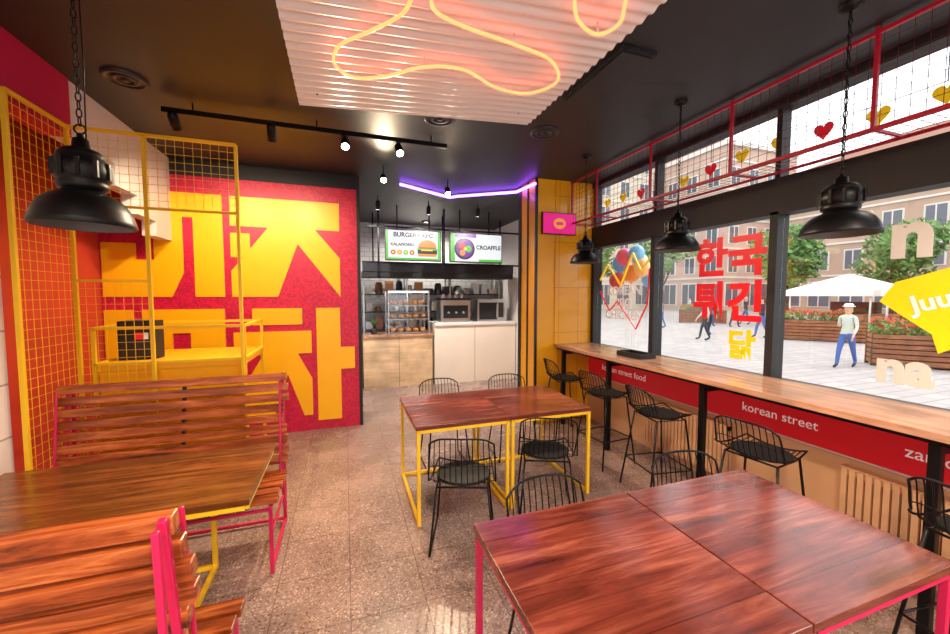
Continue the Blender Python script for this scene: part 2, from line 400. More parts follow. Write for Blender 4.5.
# ---------------------------------------------------------------- ceiling corrugated panel & neon
b=B(); P=[(-.28,3.04),(1.40,2.80),(1.43,.85),(-.27,.95)]
nr=220; vs=[];fs=[]
for i in range(nr+1):
    f=i/nr; z=3.05+.007*math.sin(2*math.pi*f*27)
    for t_ in (0,1):
        A=Vector(P[0 if t_==0 else 1]); D=Vector(P[3 if t_==0 else 2]); q=A.lerp(D,f)
        vs.append((q.x,q.y,z))
for i in range(nr): fs.append((2*i,2*i+1,2*i+3,2*i+2))
vs2=[(x,y,z+.004) for x,y,z in vs]
b.add(vs,fs,'corr',True); b.add(vs2,[tuple(reversed(f)) for f in fs],'corr',True)
for x,y in ((-.15,2.85),(1.25,2.65),(1.25,1.1),(-.15,1.1)): b.tube([(x,y,3.05),(x,y,H)],.006,'black',6)
b.box((-.2,2.6,3.062),(1.33,2.66,3.1),'black'); b.box((-.2,1.2,3.062),(1.33,1.26,3.1),'black')
b.make('corrugated_ceiling_panel')
def smooth(pts,k=6,closed=False):
    out=[];n=len(pts)
    for i in range(n if closed else n-1):
        p0=Vector(pts[(i-1)%n] if closed or i>0 else pts[0]);p1=Vector(pts[i]);p2=Vector(pts[(i+1)%n]);p3=Vector(pts[(i+2)%n] if closed or i+2<n else pts[-1])
        for j in range(k):
            t=j/k; out.append(.5*((2*p1)+(-p0+p2)*t+(2*p0-5*p1+4*p2-p3)*t*t+(-p0+3*p1-3*p2+p3)*t**3))
    if not closed: out.append(Vector(pts[-1]))
    return out
n1=[(.24,1.35),(.30,1.6),(.30,1.72),(.27,1.84),(.142,2.0),(0,2.16),(-.03,2.33),(.07,2.44),(.25,2.37),(.453,2.2),(.679,2.158),(.915,2.27),(1.14,2.265),(1.24,2.09),(1.10,1.92),(.849,1.86),(.571,1.82),(.42,1.77),(.383,1.68),(.42,1.5),(.5,1.3),(.38,1.2)]
n2=[(.93,1.35),(.971,1.494),(1.069,1.61),(1.21,1.66),(1.26,1.56),(1.185,1.42),(1.15,1.25),(1.0,1.2)]
b=B()
for nn in (n1,n2): b.tube([(p.x,p.y,2.99) for p in smooth([Vector((x,y,0)) for x,y in nn],6,True)],.0085,'neon',8,True)
for nn in (n1,n2):
    for x,y in nn[::3]: b.tube([(x,y,2.995),(x,y,3.05)],.003,'white',5)
b.make('neon_sign')
b=B(); b.tube([(.72,5.15,3.16),(1.52,5.6,3.16),(1.6,5.5,3.16),(2.33,5.0,3.16),(2.325,4.42,3.12)],.018,'purple',6)
b.make('led_strip')
def ring(bb,c,r,k):
    bb.lathe([(r,0),(r,-.015),(r*.85,-.02),(r*.8,-.008),(r*.6,-.008),(r*.58,-.018),(r*.4,-.018),(r*.38,-.006),(r*.2,-.006),(r*.18,-.02),(.001,-.02)],c,k,28)
for x,y in ((-1.41,3.36),(.79,3.23),(1.77,3.19),(-1.2,.9)):
    b=B(); ring(b,(0,0,0),.13,'dsteel'); b.make('ceiling_air_vent',(x,y,H))
b=B(); b.box((1.6,1.95,H-.02),(1.86,2.6,H),'blackm'); b.box((1.62,1.97,H-.03),(1.84,2.58,H-.02),'ceil')
b.make('ceiling_hatch')

# ---------------------------------------------------------------- track lights
def light(kind,name,loc,power,color,parent=None,size=.1,rot=None,spot=None):
    d=bpy.data.lights.new(name,kind); d.energy=power; d.color=color
    if kind in('POINT','SPOT'): d.shadow_soft_size=size
    if kind=='AREA': d.size=size
    if spot: d.spot_size=spot; d.spot_blend=.6
    o=bpy.data.objects.new(name,d); COL.objects.link(o); o.location=loc
    if rot is not None: o.rotation_euler=rot
    if parent: o.parent=parent
    return o
b=B(); b.box((-1.3,3.6,H-.1),(.95,3.635,H-.06),'black')
for x in (-1.1,-.2,.8): b.tube([(x,3.617,H-.06),(x,3.617,H)],.006,'black',6)
trk=b.make('track_light')
def spot(loc,tgt,k='bulb',power=60,col=(1,.78,.52),top=H,parent=None):
    loc=Vector(loc); d=(Vector(tgt)-loc).normalized()
    b=B(); b.tube([loc-d*.09,loc-d*.06,loc+d*.045],[.02,.036,.038],'black',14)
    b.tube([loc+d*.0455,loc+d*.047],.031,k,14); b.tube([loc-d*.02,(loc.x,loc.y,top)],.006,'black',6)
    o=b.make('spot_head' if parent else 'track_spotlight',parent=parent)
    q=(-d).to_track_quat('Z','Y').to_euler()
    light('SPOT','spot_beam',loc+d*.06,power,col,o,.03,q,2.2)
for x,t,p in ((-1.22,(-1.2,5.1,1.3),80),(-.55,(-.7,5.1,1.2),90),(.03,(.0,1.3,.5),130),(.5,(.75,1.6,.6),120)):
    spot((x,3.617,H-.17),t,power=p,top=H-.1,parent=trk)
for x,y in ((.5,6.0),(1.3,6.1),(2.1,6.0)):
    spot((x,y,H-.16),(x+.05,6.9,.6),'bulbw',115,(1,.93,.85))
spot((.45,4.6,H-.15),(.5,1.5,.8),'bulb',75); spot((1.3,4.9,H-.15),(1.2,3.0,.8),'bulb',90)
for x,y in ((.4,-.6),(1.9,-.6),(-.9,-.6),(1.9,-1.5)):  # unseen downlights behind the camera, added as fill light
    b=B(); b.lathe([(.09,0),(.09,-.03),(.07,-.03),(.065,-.01)],(0,0,0),'black',20); b.lathe([(.065,-.012),(.001,-.012)],(0,0,0),'bulbw',20)
    o=b.make('ceiling_downlight',(x,y,H)); light('SPOT','down_beam',(0,0,-.04),190,(1,.8,.64),o,.06,(0,0,0),2.8)
b=B(); b.lathe([(.09,0),(.09,-.03),(.07,-.03),(.065,-.01)],(0,0,0),'black',20); b.lathe([(.065,-.012),(.001,-.012)],(0,0,0),'bulbw',20)
o=b.make('ceiling_downlight',(1.6,7.75,H)); light('SPOT','down_beam',(0,0,-.04),130,(1,.92,.84),o,.06,(0,0,0),2.8)  # extra downlight added to brighten the kitchen

# ---------------------------------------------------------------- pendant lamp
def pendant(loc,s=1.0,zs=1.12):
    b=B(); Z=lambda pr:[(r,z*zs) for r,z in pr]
    b.lathe(Z([(.17,0),(.174,.006),(.170,.02),(.160,.05),(.138,.085),(.108,.108),(.078,.12),(.068,.128)]),(0,0,0),'black',36)
    b.lathe(Z([(.168,.001),(.155,.045),(.125,.08),(.06,.112),(.001,.114)]),(0,0,0),'lampin',36)
    pr=[(.066,.125),(.07,.13),(.082,.135),(.085,.15),(.078,.16),(.088,.165),(.092,.2),(.086,.235),(.078,.24),(.08,.25),(.06,.27),(.03,.28),(.026,.31),(.012,.315),(.012,.33)]
    b.lathe(Z(pr),(0,0,0),'black',24)
    for i in range(10):
        a=2*math.pi*i/10; b.bc((.09*math.cos(a),.09*math.sin(a),.2*zs),(.014,.014,.07),'black')
    b.lathe([(.001,.04),(.02,.045),(.03,.07),(.02,.1),(.015,.112)],(0,0,0),'white',14)
    b.tube([(.02*math.cos(a),0,.345*zs+.02*math.sin(a)) for a in [2*math.pi*i/12 for i in range(12)]],.004,'black',6,True)
    z=.36*zs; i=0; zt=(H-loc[2])/s
    while z<zt-.02:
        hz=.021; pts=[]
        for j in range(10):
            a=2*math.pi*j/10; x=.009*math.cos(a); zz=hz*math.sin(a)
            pts.append((x,0,z+.015+zz) if i%2 else (0,x,z+.015+zz))
        b.tube(pts,.0028,'black',5,True); z+=.034; i+=1
    b.lathe([(.05,zt),(.05,zt-.02),(.02,zt-.035),(.001,zt-.036)],(0,0,0),'black',20)
    b.tube([(.012,.012,.33),(.02,.01,zt*.6),(.012,.012,zt)],.003,'black',5)
    o=b.make('pendant_lamp',loc); o.scale=(s,s,s); return o
pendant((-1.06,2.13,1.995),1.0,1.2)
pendant((2.5,1.31,2.02),.97,1.0); pendant((2.5,2.36,2.05),.95,1.0); pendant((2.5,3.58,2.05),.93,1.0)

# ---------------------------------------------------------------- tables
def table(name,w,d,top,leg,loc,h=.75,rails=True,inset=.02):
    b=B(); t=.026; x=w/2-inset; y=d/2-.02; xe=w/2-.02
    b.box((-w/2,-d/2,h-.03),(w/2,d/2,h),top)
    for sx in(-1,1):
        for sy in(-1,1): b.sq((sx*x,sy*y,0),(sx*x,sy*y,h-.03),t,leg)
        b.sq((sx*xe,-y,h-.044),(sx*xe,y,h-.044),t,leg)
        if rails: b.sq((sx*x,-y,.016),(sx*x,y,.016),t,leg)
    for sy in(-1,1): b.sq((-xe,sy*y,h-.044),(xe,sy*y,h-.044),t,leg)
    if rails: b.sq((-x,y,.016),(x,y,.016),t,leg)
    return b.make(name,loc,bevel=.003)
table('dining_table',.745,.86,'wtable','yel',(.84,3.105,0))
table('dining_table',.745,.86,'wtable','yel',(1.59,3.105,0))
table('dining_table',.775,.78,'wtable','mag',(.875,1.06,0))
table('dining_table',.775,.78,'wtable','mag',(1.655,1.06,0))
table('booth_table',1.3,.72,'wtableL','yel',(-1.09,2.33,0),inset=.35)

# ---------------------------------------------------------------- booth benches
def bench(loc,rz,W=1.28):
    b=B(); w=W/2; t=.022
    def yb(z): return -.02-.10*(z-.42)/.72
    for sx in (-1,1):
        X=sx*(w-.03)
        b.sq((X,yb(1.12),1.13),(X,.0,.42),t,'mag'); b.sq((X,.0,.42),(X,-.1,0),t,'mag')
        b.sq((X,.0,1.1),(X,.08,.42),t*.6,'mag')
        b.sq((X,yb(1.1)-.04,1.12),(X,-.1,0),t*.8,'mag')
        b.sq((X,.46,.42),(X,.46,0),t,'mag'); b.sq((X,0,.415),(X,.48,.415),t,'mag')
        b.sq((X,-.1,.03),(X,.46,.03),t,'mag'); b.sq((X,.0,.25),(X,.46,.25),t*.7,'mag')
    b.sq((-w+.03,-.1,.03),(w-.03,-.1,.03),t,'mag'); b.sq((-w+.03,.46,.4),(w-.03,.46,.4),t*.8,'mag')
    b.sq((0,yb(1.1)-.02,1.1),(0,-.03,.42),t,'blackm')
    for i in range(9):
        z=.49+i*.073; y=yb(z+.03)+.03
        tf=Matrix.Translation((0,y,z+.03))@Matrix.Rotation(.138+random.uniform(-.05,.05),4,'X')
        b.bc((random.uniform(-.01,.01),0,0),(W+random.uniform(-.03,.04),.042,.054),'slat',tf)
    for i in range(5):
        y=.03+i*.09
        b.box((-w-random.uniform(0,.015),y,.432),(w+random.uniform(0,.015),y+.074,.462),'slat')
    return b.make('booth_bench',loc,rz,bevel=.004)
bench((-1.06,1.26,0),0); bench((-1.06,2.98,0),math.pi)

# ---------------------------------------------------------------- wire chairs
def shell(b,sz,bh,w=.23,dep=.21):
    def path(u,ext=1.0):
        xs=u*w; pts=[]
        prof=[(dep,0),(dep*.5,-.012),(0,-.02),(-dep*.6,-.012),(-dep*.9,.01),(-dep*1.08,.06),(-dep*1.16,bh*.45),(-dep*1.26,bh*.8),(-dep*1.36,bh)]
        for i,(y,z) in enumerate(prof):
            f=i/(len(prof)-1)
            wf=.90+.12*math.sin(f*math.pi*.9)
            curl=.05*u*u*(1 if z>.05 else z/.06 if z>0 else 0)
            zz=z+ (.03*u*u if z<=.02 else 0) - (.05*abs(u)**4*(z/bh) if z>.05 else 0)
            pts.append(Vector((xs*wf*(1 if f<.99 else 1.02),y+curl,sz+zz)))
        return pts
    n=13
    top=[];fr=[]
    for i in range(n):
        u=-1+2*i/(n-1); p=path(u); sp=smooth(p,3)
        b.tube(sp,.006 if i in(0,n-1) else .0034,'black',5)
        top.append(p[-1]); fr.append(p[0])
    b.tube(smooth(top,2),.006,'black',6); b.tube(smooth(fr,2),.006,'black',6)
    for k_ in (2,3,6,):
        b.tube([path(-1+2*i/12)[k_] for i in range(13)],.003,'black',5)
def chair_mesh():
    b=B(); shell(b,.455,.35,.215,.2)
    b.prism([(.19*math.cos(a)*(1 if abs(math.cos(a))<.7 else .98),.17*math.sin(a)) for a in [2*math.pi*i/24 for i in range(24)]],lambda x,y,t:(x,y+.01,.448+t),.02,'cushion')
    for sx in(-1,1):
        b.tube([(sx*.21,.22,0.008),(sx*.17,.16,.43),(sx*.17,-.14,.43),(sx*.21,-.22,.008)],.0075,'black',7)
        b.tube([(sx*.21,.215,.012),(sx*.21,-.215,.012)],.007,'black',6)
    b.tube([(-.17,.16,.43),(.17,.16,.43)],.007,'black',6); b.tube([(-.17,-.14,.43),(.17,-.14,.43)],.007,'black',6)
    return b.mesh('dining_chair')
def stool_mesh():
    b=B(); shell(b,.70,.24,.19,.18)
    for sx in(-1,1):
        b.tube([(sx*.21,.21,.008),(sx*.15,.14,.68),(sx*.15,-.12,.68),(sx*.21,-.21,.008)],.008,'black',7)
        b.tube([(sx*.187,.183,.27),(sx*.187,-.177,.27)],.006,'black',6)
    for y in(.183,-.177): b.tube([(-.187,y,.27),(.187,y,.27)],.006,'black',6)
    b.tube([(-.15,.14,.68),(.15,.14,.68)],.006,'black',6); b.tube([(-.15,-.12,.68),(.15,-.12,.68)],.006,'black',6)
    b.prism([(.17*math.cos(a),.15*math.sin(a)) for a in [2*math.pi*i/24 for i in range(24)]],lambda x,y,t:(x,y+.01,.692+t),.016,'cushion')
    return b.mesh('bar_stool')
cm=chair_mesh(); sm_=stool_mesh()
for x,y,r in ((.76,2.47,-.35),(1.50,2.64,-.4),(.91,1.36,math.pi+.05),(1.76,1.37,math.pi-.12),(.93,3.68,math.pi),(1.68,3.66,math.pi-.1)):
    place(cm,'dining_chair',(x,y,0),r)
for y,r in ((.72,-.1),(1.66,.15),(2.5,-.15),(3.2,.1),(3.95,-.1)):
    place(sm_,'bar_stool',(2.5,y,0),-math.pi/2+r)

# ---------------------------------------------------------------- screens
def scr(k,c,e=.6): M[k]=mat('screen_'+k,tuple(x*.03 for x in c[:3])+(1,),.5,emit=e,ecol=c)
scr('scr_w',C(240,244,248),.72); scr('scr_g',C(90,200,60),.7); scr('scr_p',C(120,30,160),.7); scr('scr_m',C(215,15,120),.8); scr('scr_b',C(222,140,50),.8); scr('scr_k',C(40,26,36),.4); scr('scr_r',C(205,50,40),.8); scr('scr_y',C(250,210,60),.8)
def disc(b,cx,cz,r,y,k,sx=1):
    b.prism([(cx+sx*r*math.cos(a),cz+r*math.sin(a)) for a in [2*math.pi*i/20 for i in range(20)]],lambda x,z,t:(x,y-t,z),.001,k)
yT=6.5
b=B(); b.box((.65,yT,2.28),(1.6,yT+.05,2.8),'blackm'); b.box((.665,yT-.002,2.3),(1.585,yT,2.785),'scr_w')
b.box((1.54,yT-.004,2.3),(1.585,yT-.002,2.785),'scr_g'); b.box((.665,yT-.004,2.3),(.70,yT-.002,2.785),'scr_g'); b.box((.7,yT-.004,2.3),(1.54,yT-.002,2.33),'scr_g')
disc(b,1.36,2.51,.135,yT-.004,'scr_b',1.2); b.box((1.19,yT-.008,2.40),(1.53,yT-.006,2.47),'scr_k'); b.box((1.18,yT-.009,2.47),(1.54,yT-.008,2.495),'scr_g'); b.box((1.21,yT-.010,2.495),(1.51,yT-.009,2.515),'scr_r'); b.box((1.2,yT-.009,2.36),(1.52,yT-.008,2.405),'scr_b'); b.box((1.25,yT-.011,2.455),(1.45,yT-.010,2.475),'scr_y')
for i,k in enumerate(('scr_r','scr_b','scr_g','scr_r')): disc(b,.78+i*.105,2.42,.042,yT-.004,k); disc(b,.78+i*.105,2.42,.02,yT-.006,'scr_y')
for x in (.85,1.4): b.tube([(x,yT+.03,2.8),(x,yT+.03,H)],.012,'black',6)
tv=b.make('menu_screen')
text('BURGERY KFC',.105,(1.12,yT-.012,2.71),AX_B,'scr_k','menu_text',tv,offset=.003)
text('KALAFIORKI',.07,(.93,yT-.012,2.55),AX_B,'scr_k','menu_text',tv,offset=.002)
b=B(); b.box((1.76,yT,2.28),(2.75,yT+.05,2.8),'blackm'); b.box((1.775,yT-.002,2.3),(2.735,yT,2.785),'scr_w')
b.box((1.775,yT-.004,2.3),(1.85,yT-.002,2.785),'scr_g'); b.box((1.85,yT-.004,2.72),(2.25,yT-.002,2.785),'scr_p')
disc(b,2.03,2.52,.19,yT-.004,'scr_k'); disc(b,2.03,2.52,.16,yT-.006,'scr_p'); disc(b,1.98,2.57,.06,yT-.008,'scr_r'); disc(b,2.1,2.52,.06,yT-.008,'scr_g'); disc(b,1.99,2.45,.055,yT-.008,'scr_b'); disc(b,2.04,2.52,.03,yT-.010,'scr_y')
b.box((2.3,yT-.004,2.3),(2.735,yT-.002,2.34),'scr_g')
for x in (1.95,2.5): b.tube([(x,yT+.03,2.8),(x,yT+.03,H)],.012,'black',6)
tv=b.make('menu_screen')
text('CROAFFLE',.1,(2.48,yT-.012,2.55),AX_B,'scr_k','menu_text',tv,offset=.003)
b=B(); b.box((2.42,4.39,2.49),(2.92,4.425,2.77),'blackm'); b.box((2.43,4.388,2.5),(2.91,4.39,2.76),'scr_m'); disc(b,2.67,2.63,.07,4.388,'scr_b',1.3); b.box((2.62,4.384,2.61),(2.72,4.387,2.65),'scr_m')
b.box((2.6,4.425,2.58),(2.74,4.438,2.7),'black'); b.make('wall_tv')

# ---------------------------------------------------------------- kitchen
yc=7.05
b=B(); b.box((.3,yc,0),(1.56,yc+.6,.94),'pine'); b.box((.3,yc-.03,.94),(1.58,yc+.62,.98),'pinebar'); b.box((.3,yc+.01,0),(1.56,yc+.02,.06),'blackm')
b.box((.93,yc-.004,.02),(.936,yc,.93),'blackm'); b.make('order_counter',bevel=.003)
b=B(); b.box((1.6,yc-.02,0),(3.28,yc+.6,1.12),'cream'); b.box((1.6,yc-.05,1.12),(3.28,yc+.62,1.17),'white'); b.box((2.4,yc-.024,.02),(2.406,yc-.02,1.1),'blackm'); b.make('service_counter',bevel=.003)
M['bun']=mat('baked_bun',C(190,120,50),.6,var=.3,vscale=20)
b=B(); x0,x1,z0,z1=.75,1.5,.98,1.78
for x in(x0,x1):
    for y in(yc+.03,yc+.48): b.sq((x,y,z0),(x,y,z1),.02,'steel')
for z in(z0+.02,1.25,1.5,z1):
    b.box((x0,yc+.03,z-.008),(x1,yc+.48,z+.008),'steel')
b.box((x0,yc+.03,z0),(x1,yc+.035,z1),'glass'); b.box((x0+.02,yc+.1,z1-.03),(x1-.02,yc+.12,z1-.015),'bulbw')
for z in (1.0,1.262,1.512):
    for i in range(5):
        for j in range(2): b.sph((x0+.1+i*.14,yc+.14+j*.18,z+.045),.055,'bun',(1,1,.75),8)
b.make('pastry_display_case')
b=B(); b.box((1.75,yc+.1,1.17),(2.35,yc+.5,1.6),'steel'); b.box((1.8,yc+.09,1.25),(2.3,yc+.1,1.5),'blackm'); b.box((1.75,yc+.1,1.6),(2.35,yc+.5,1.64),'dsteel')
for i in range(3): b.tube([(1.9+i*.15,yc+.05,1.36),(1.9+i*.15,yc+.1,1.36)],.02,'steel',8)
for i in range(4): b.lathe([(.035,0),(.03,.08),(.001,.08)],(1.85+i*.13,yc+.3,1.64),'white',12)
b.make('coffee_machine')
b=B(); b.box((2.5,yc+.1,1.17),(3.1,yc+.5,1.62),'steel'); b.box((2.54,yc+.09,1.21),(2.92,yc+.1,1.55),'blackm'); b.tube([(2.9,yc+.07,1.25),(2.9,yc+.07,1.52)],.01,'steel',6); b.box((2.95,yc+.09,1.25),(3.06,yc+.1,1.55),'dsteel')
b.make('countertop_oven')
b=B(); ys_=7.95
for x in (.35,1.2,2.1,3.2):
    b.sq((x,ys_-.2,0),(x,ys_-.2,2.3),.03,'steel'); b.sq((x,ys_+.2,0),(x,ys_+.2,2.3),.03,'steel')
for z in(.5,1.0,1.35,1.7,2.05): b.box((.33,ys_-.21,z),(3.22,ys_+.21,z+.025),'dsteel')
M['jar1']=mat('jar_brown',C(130,76,44),.3); M['jar2']=mat('jar_white',C(210,205,195),.3); M['jar3']=mat('jar_dark',C(50,50,55),.3); M['jar4']=mat('jar_amber',C(190,120,50),.3)
for z in (1.025,1.375,1.725,2.075):
    x=.45
    while x<3.1:
        k=random.choice(['jar1','jar2','jar3','steel','jar4','jar3']); h=random.uniform(.1,.27 if z<2 else .2); w=random.uniform(.05,.1)
        if random.random()<.5: b.lathe([(w,0),(w,h*.8),(w*.7,h),(.001,h)],(x,ys_-.05,z),k,12)
        else: b.box((x-w,ys_-.15,z),(x+w,ys_+.05,z+h),k)
        x+=.13+w
b.make('kitchen_shelving')
b=B(); b.box((.3,7.0,2.02),(3.2,7.5,2.12),'blackm'); b.box((.3,6.98,2.12),(3.2,7.02,2.3),'dsteel')
for x in(.5,1.8,3.0): b.tube([(x,7.2,2.1),(x,7.2,H)],.015,'black',6)
b.make('extractor_hood')
b=B()
for x in (.55,1.68,3.2): b.sq((x,6.6,2.2),(x,6.6,H),.03,'black')
b.sq((.35,6.6,2.25),(3.28,6.6,2.25),.03,'black'); b.sq((.35,6.6,2.85),(3.28,6.6,2.85),.03,'black'); b.make('screen_mounting_frame')
M['leaf']=mat('leaf_green',C(58,110,46),.6,var=.4,vscale=3)
b=B()
b.lathe([(.05,0),(.055,.1),(.001,.1)],(0,0,0),'blackm',12)
for i in range(14):
    a=random.uniform(0,6.28); r=random.uniform(.02,.09); b.tube([(0,0,.1),(r*.5*math.cos(a),r*.5*math.sin(a),.2),(r*math.cos(a),r*math.sin(a),.22+random.uniform(-.03,.08))],[.004,.014,.002],'leaf',5)
b.make('potted_plant',(.5,yc+.2,.98))

# ---------------------------------------------------------------- outside
GZ=-.15
M['pave']=brickmat('plaza_paving',C(174,168,164),C(160,154,152),C(128,124,122),1,.6,.3,.012,.8,.5)
M['bldA']=mat('facade_brown',C(190,162,140),.8,var=.12,vscale=.5); M['bldB']=mat('facade_cream',C(214,200,178),.8,var=.1,vscale=.5); M['bldC']=mat('facade_pink',C(200,172,156),.8,var=.1,vscale=.5)
M['wing']=mat('facade_window',C(100,108,118),.2); M['stone']=mat('facade_trim',C(222,216,208),.8); M['roof']=mat('roof_tile',C(150,104,84),.8)
M['canvas']=mat('tent_canvas',C(228,224,216),.7); M['trunk']=mat('tree_bark',C(80,62,48),.9)
M['skin']=mat('skin',C(210,160,134),.5); M['hair']=mat('hair_blond',C(190,166,122),.7); M['hairb']=mat('hair_brown',C(70,45,30),.7)
M['jeans']=mat('blue_denim',C(58,100,160),.8); M['blouse']=mat('pale_green_blouse',C(190,202,190),.8); M['dark']=mat('dark_cloth',C(40,42,52),.8); M['tan']=mat('tan_cloth',C(170,112,76),.8); M['redc']=mat('red_cloth',C(160,50,50),.8)
M['flower']=mat('red_flower',C(214,50,40),.6)
b=B(); b.box((3.36,-30,GZ-.1),(75,75,GZ),'pave'); b.make('plaza_ground')
def building(name,x0,x1,y0,y1,h,k,face):
    b=B(); b.box((x0,y0,GZ),(x1,y1,h),k); b.box((x0-.3,y0-.3,h),(x1+.3,y1+.3,h+.5),'stone')
    b.add([(x0-.3,y0-.3,h+.5),(x1+.3,y0-.3,h+.5),(x1+.3,y1+.3,h+.5),(x0-.3,y1+.3,h+.5),((x0+x1)/2-1,(y0+y1)/2-1,h+3.5),((x0+x1)/2+1,(y0+y1)/2-1,h+3.5),((x0+x1)/2+1,(y0+y1)/2+1,h+3.5),((x0+x1)/2-1,(y0+y1)/2+1,h+3.5)],[(0,1,5,4),(1,2,6,5),(2,3,7,6),(3,0,4,7),(4,5,6,7)],'roof')
    def facade(a0,a1,fn):
        n=max(2,int((a1-a0)/2.6)); st=(a1-a0)/n; z=GZ+.6; fl=0
        while z+2.6<h:
            for i in range(n):
                c=a0+(i+.5)*st; w=.65 if fl else .95; hh=1.9 if fl else 2.6
                fn(b,c-w-.15,c+w+.15,z-.1,z+hh+.15,.06,'stone'); fn(b,c-w,c+w,z,z+hh,.1,'wing'); fn(b,c-.05,c+.05,z,z+hh,.14,'stone')
            z+=3.4 if fl else 4.0; fl+=1
            fn(b,a0,a1,z-.75,z-.55,.12,'stone')
    def fY(b,a,c,z0,z1,d,k): b.box((a,y0-d,z0),(c,y0,z1),k)
    def fX(b,a,c,z0,z1,d,k): b.box((x0-d,a,z0),(x0,c,z1),k)
    if 'Y' in face: facade(x0,x1,fY)
    if 'X' in face: facade(y0,y1,fX)
    b.make(name)
building('apartment_building',10,24,42,52,21,'bldA','XY')
building('apartment_building',24.5,40,42,52,24,'bldB','Y')
building('apartment_building',42,54,33,48,19,'bldC','XY')
building('apartment_building',50,62,12,32,15,'bldA','X')
building('apartment_building',48,60,-22,11,10,'bldB','X')
def leaves(b,c,r,n,k,sz=.25):
    for i in range(n):
        d=Vector((random.gauss(0,1),random.gauss(0,1),random.gauss(0,1))).normalized()*random.uniform(.6,1)
        p=Vector(c)+Vector((d.x*r[0],d.y*r[1],d.z*r[2]))
        u=Vector((random.uniform(-1,1),random.uniform(-1,1),random.uniform(-1,1))).normalized(); v=u.orthogonal().normalized()
        s=sz*random.uniform(.6,1.3)
        b.add([p-u*s,p+v*s*.5,p+u*s,p-v*s*.5],[(0,1,2,3)],k)
M['leaf2']=mat('tree_leaves',C(104,144,72),.7,var=.35,vscale=1.2)
for x,y,hh in ((27,16.8,6.5),(33,21,7.5),(25,25,7),(36,15,7),(30.5,13.2,6.5),(22,30,8),(38,11,6.5)):
    b=B(); b.tube([(0,0,0),(.1,.05,hh*.3),(0,.1,hh*.6)],[.22,.16,.1],'trunk',8)
    for j in range(4):
        a=j*1.57+.4; b.tube([(.08,.05,hh*.35),(math.cos(a)*.8,math.sin(a)*.8,hh*.6)],[.08,.04],'trunk',6)
    for j in range(6):
        leaves(b,(random.uniform(-1.1,1.1),random.uniform(-1.1,1.1),hh*random.uniform(.5,.85)),(1.3,1.3,1.1),320,'leaf2',.2)
    b.make('street_tree',(x,y,GZ))
def tent(x,y,w,h):
    b=B(); w2=w/2
    for sx in(-1,1):
        for sy in(-1,1): b.tube([(sx*w2,sy*w2,0),(sx*w2,sy*w2,h)],.04,'white',6)
    e=w2+.15
    b.add([(-e,-e,h),(e,-e,h),(e,e,h),(-e,e,h),(0,0,h+.8)],[(0,1,4),(1,2,4),(2,3,4),(3,0,4)],'canvas')
    b.add([(-e,-e,h),(e,-e,h),(e,e,h),(-e,e,h),(-e,-e,h-.3),(e,-e,h-.3),(e,e,h-.3),(-e,e,h-.3)],[(0,1,5,4),(1,2,6,5),(2,3,7,6),(3,0,4,7)],'canvas')
    b.box((-w2+.2,-w2+.3,0),(w2-.2,-w2+.9,.95),'tan')
    b.box((w2-.5,-w2+1.0,0),(w2-.1,w2-.3,1.5),'trunk')
    b.make('market_tent',(x,y,GZ))
tent(23.5,11.8,3.2,2.1); tent(22.5,7.6,3.2,2.1)
M['pslat']=wood('planter_slats',C(104,60,38),C(142,90,60),C(166,112,80),'X',1,.7)
def planter(x,y,l,rz,fl):
    b=B()
    b.box((-l/2,-.25,.05),(l/2,.25,.1),'pslat')
    for i in range(6):
        z=.08+i*.13; b.box((-l/2,-.28,z),(l/2,-.25,z+.1),'pslat'); b.box((-l/2,.25,z),(l/2,.28,z+.1),'pslat')
        b.box((-l/2-.03,-.28,z),(-l/2,.28,z+.1),'pslat'); b.box((l/2,-.28,z),(l/2+.03,.28,z+.1),'pslat')
    for sx in(-1,1):
        for sy in (-1,1): b.box((sx*l/2-.04,sy*.24-.03,0),(sx*l/2+.04,sy*.24+.03,.86),'trunk')
    b.box((-l/2,-.25,.7),(l/2,.25,.78),'trunk')
    for i in range(int(l/.4)):
        c=(-l/2+.2+i*.4,0,.95+random.uniform(0,.12)); leaves(b,c,(.28,.25,.25),150,'leaf2',.06)
        if fl: leaves(b,(c[0],c[1],c[2]+.12),(.26,.25,.16),70,'flower',.05)
    b.make('flower_planter',(x,y,GZ),rz)
planter(13.9,5.4,1.9,-.9,True); planter(15.2,3.5,1.9,-.9,True); planter(18.2,9.9,2.4,-.9,True); planter(19.5,7.0,2.4,-.9,True); planter(22.5,19,2.6,-.6,True)

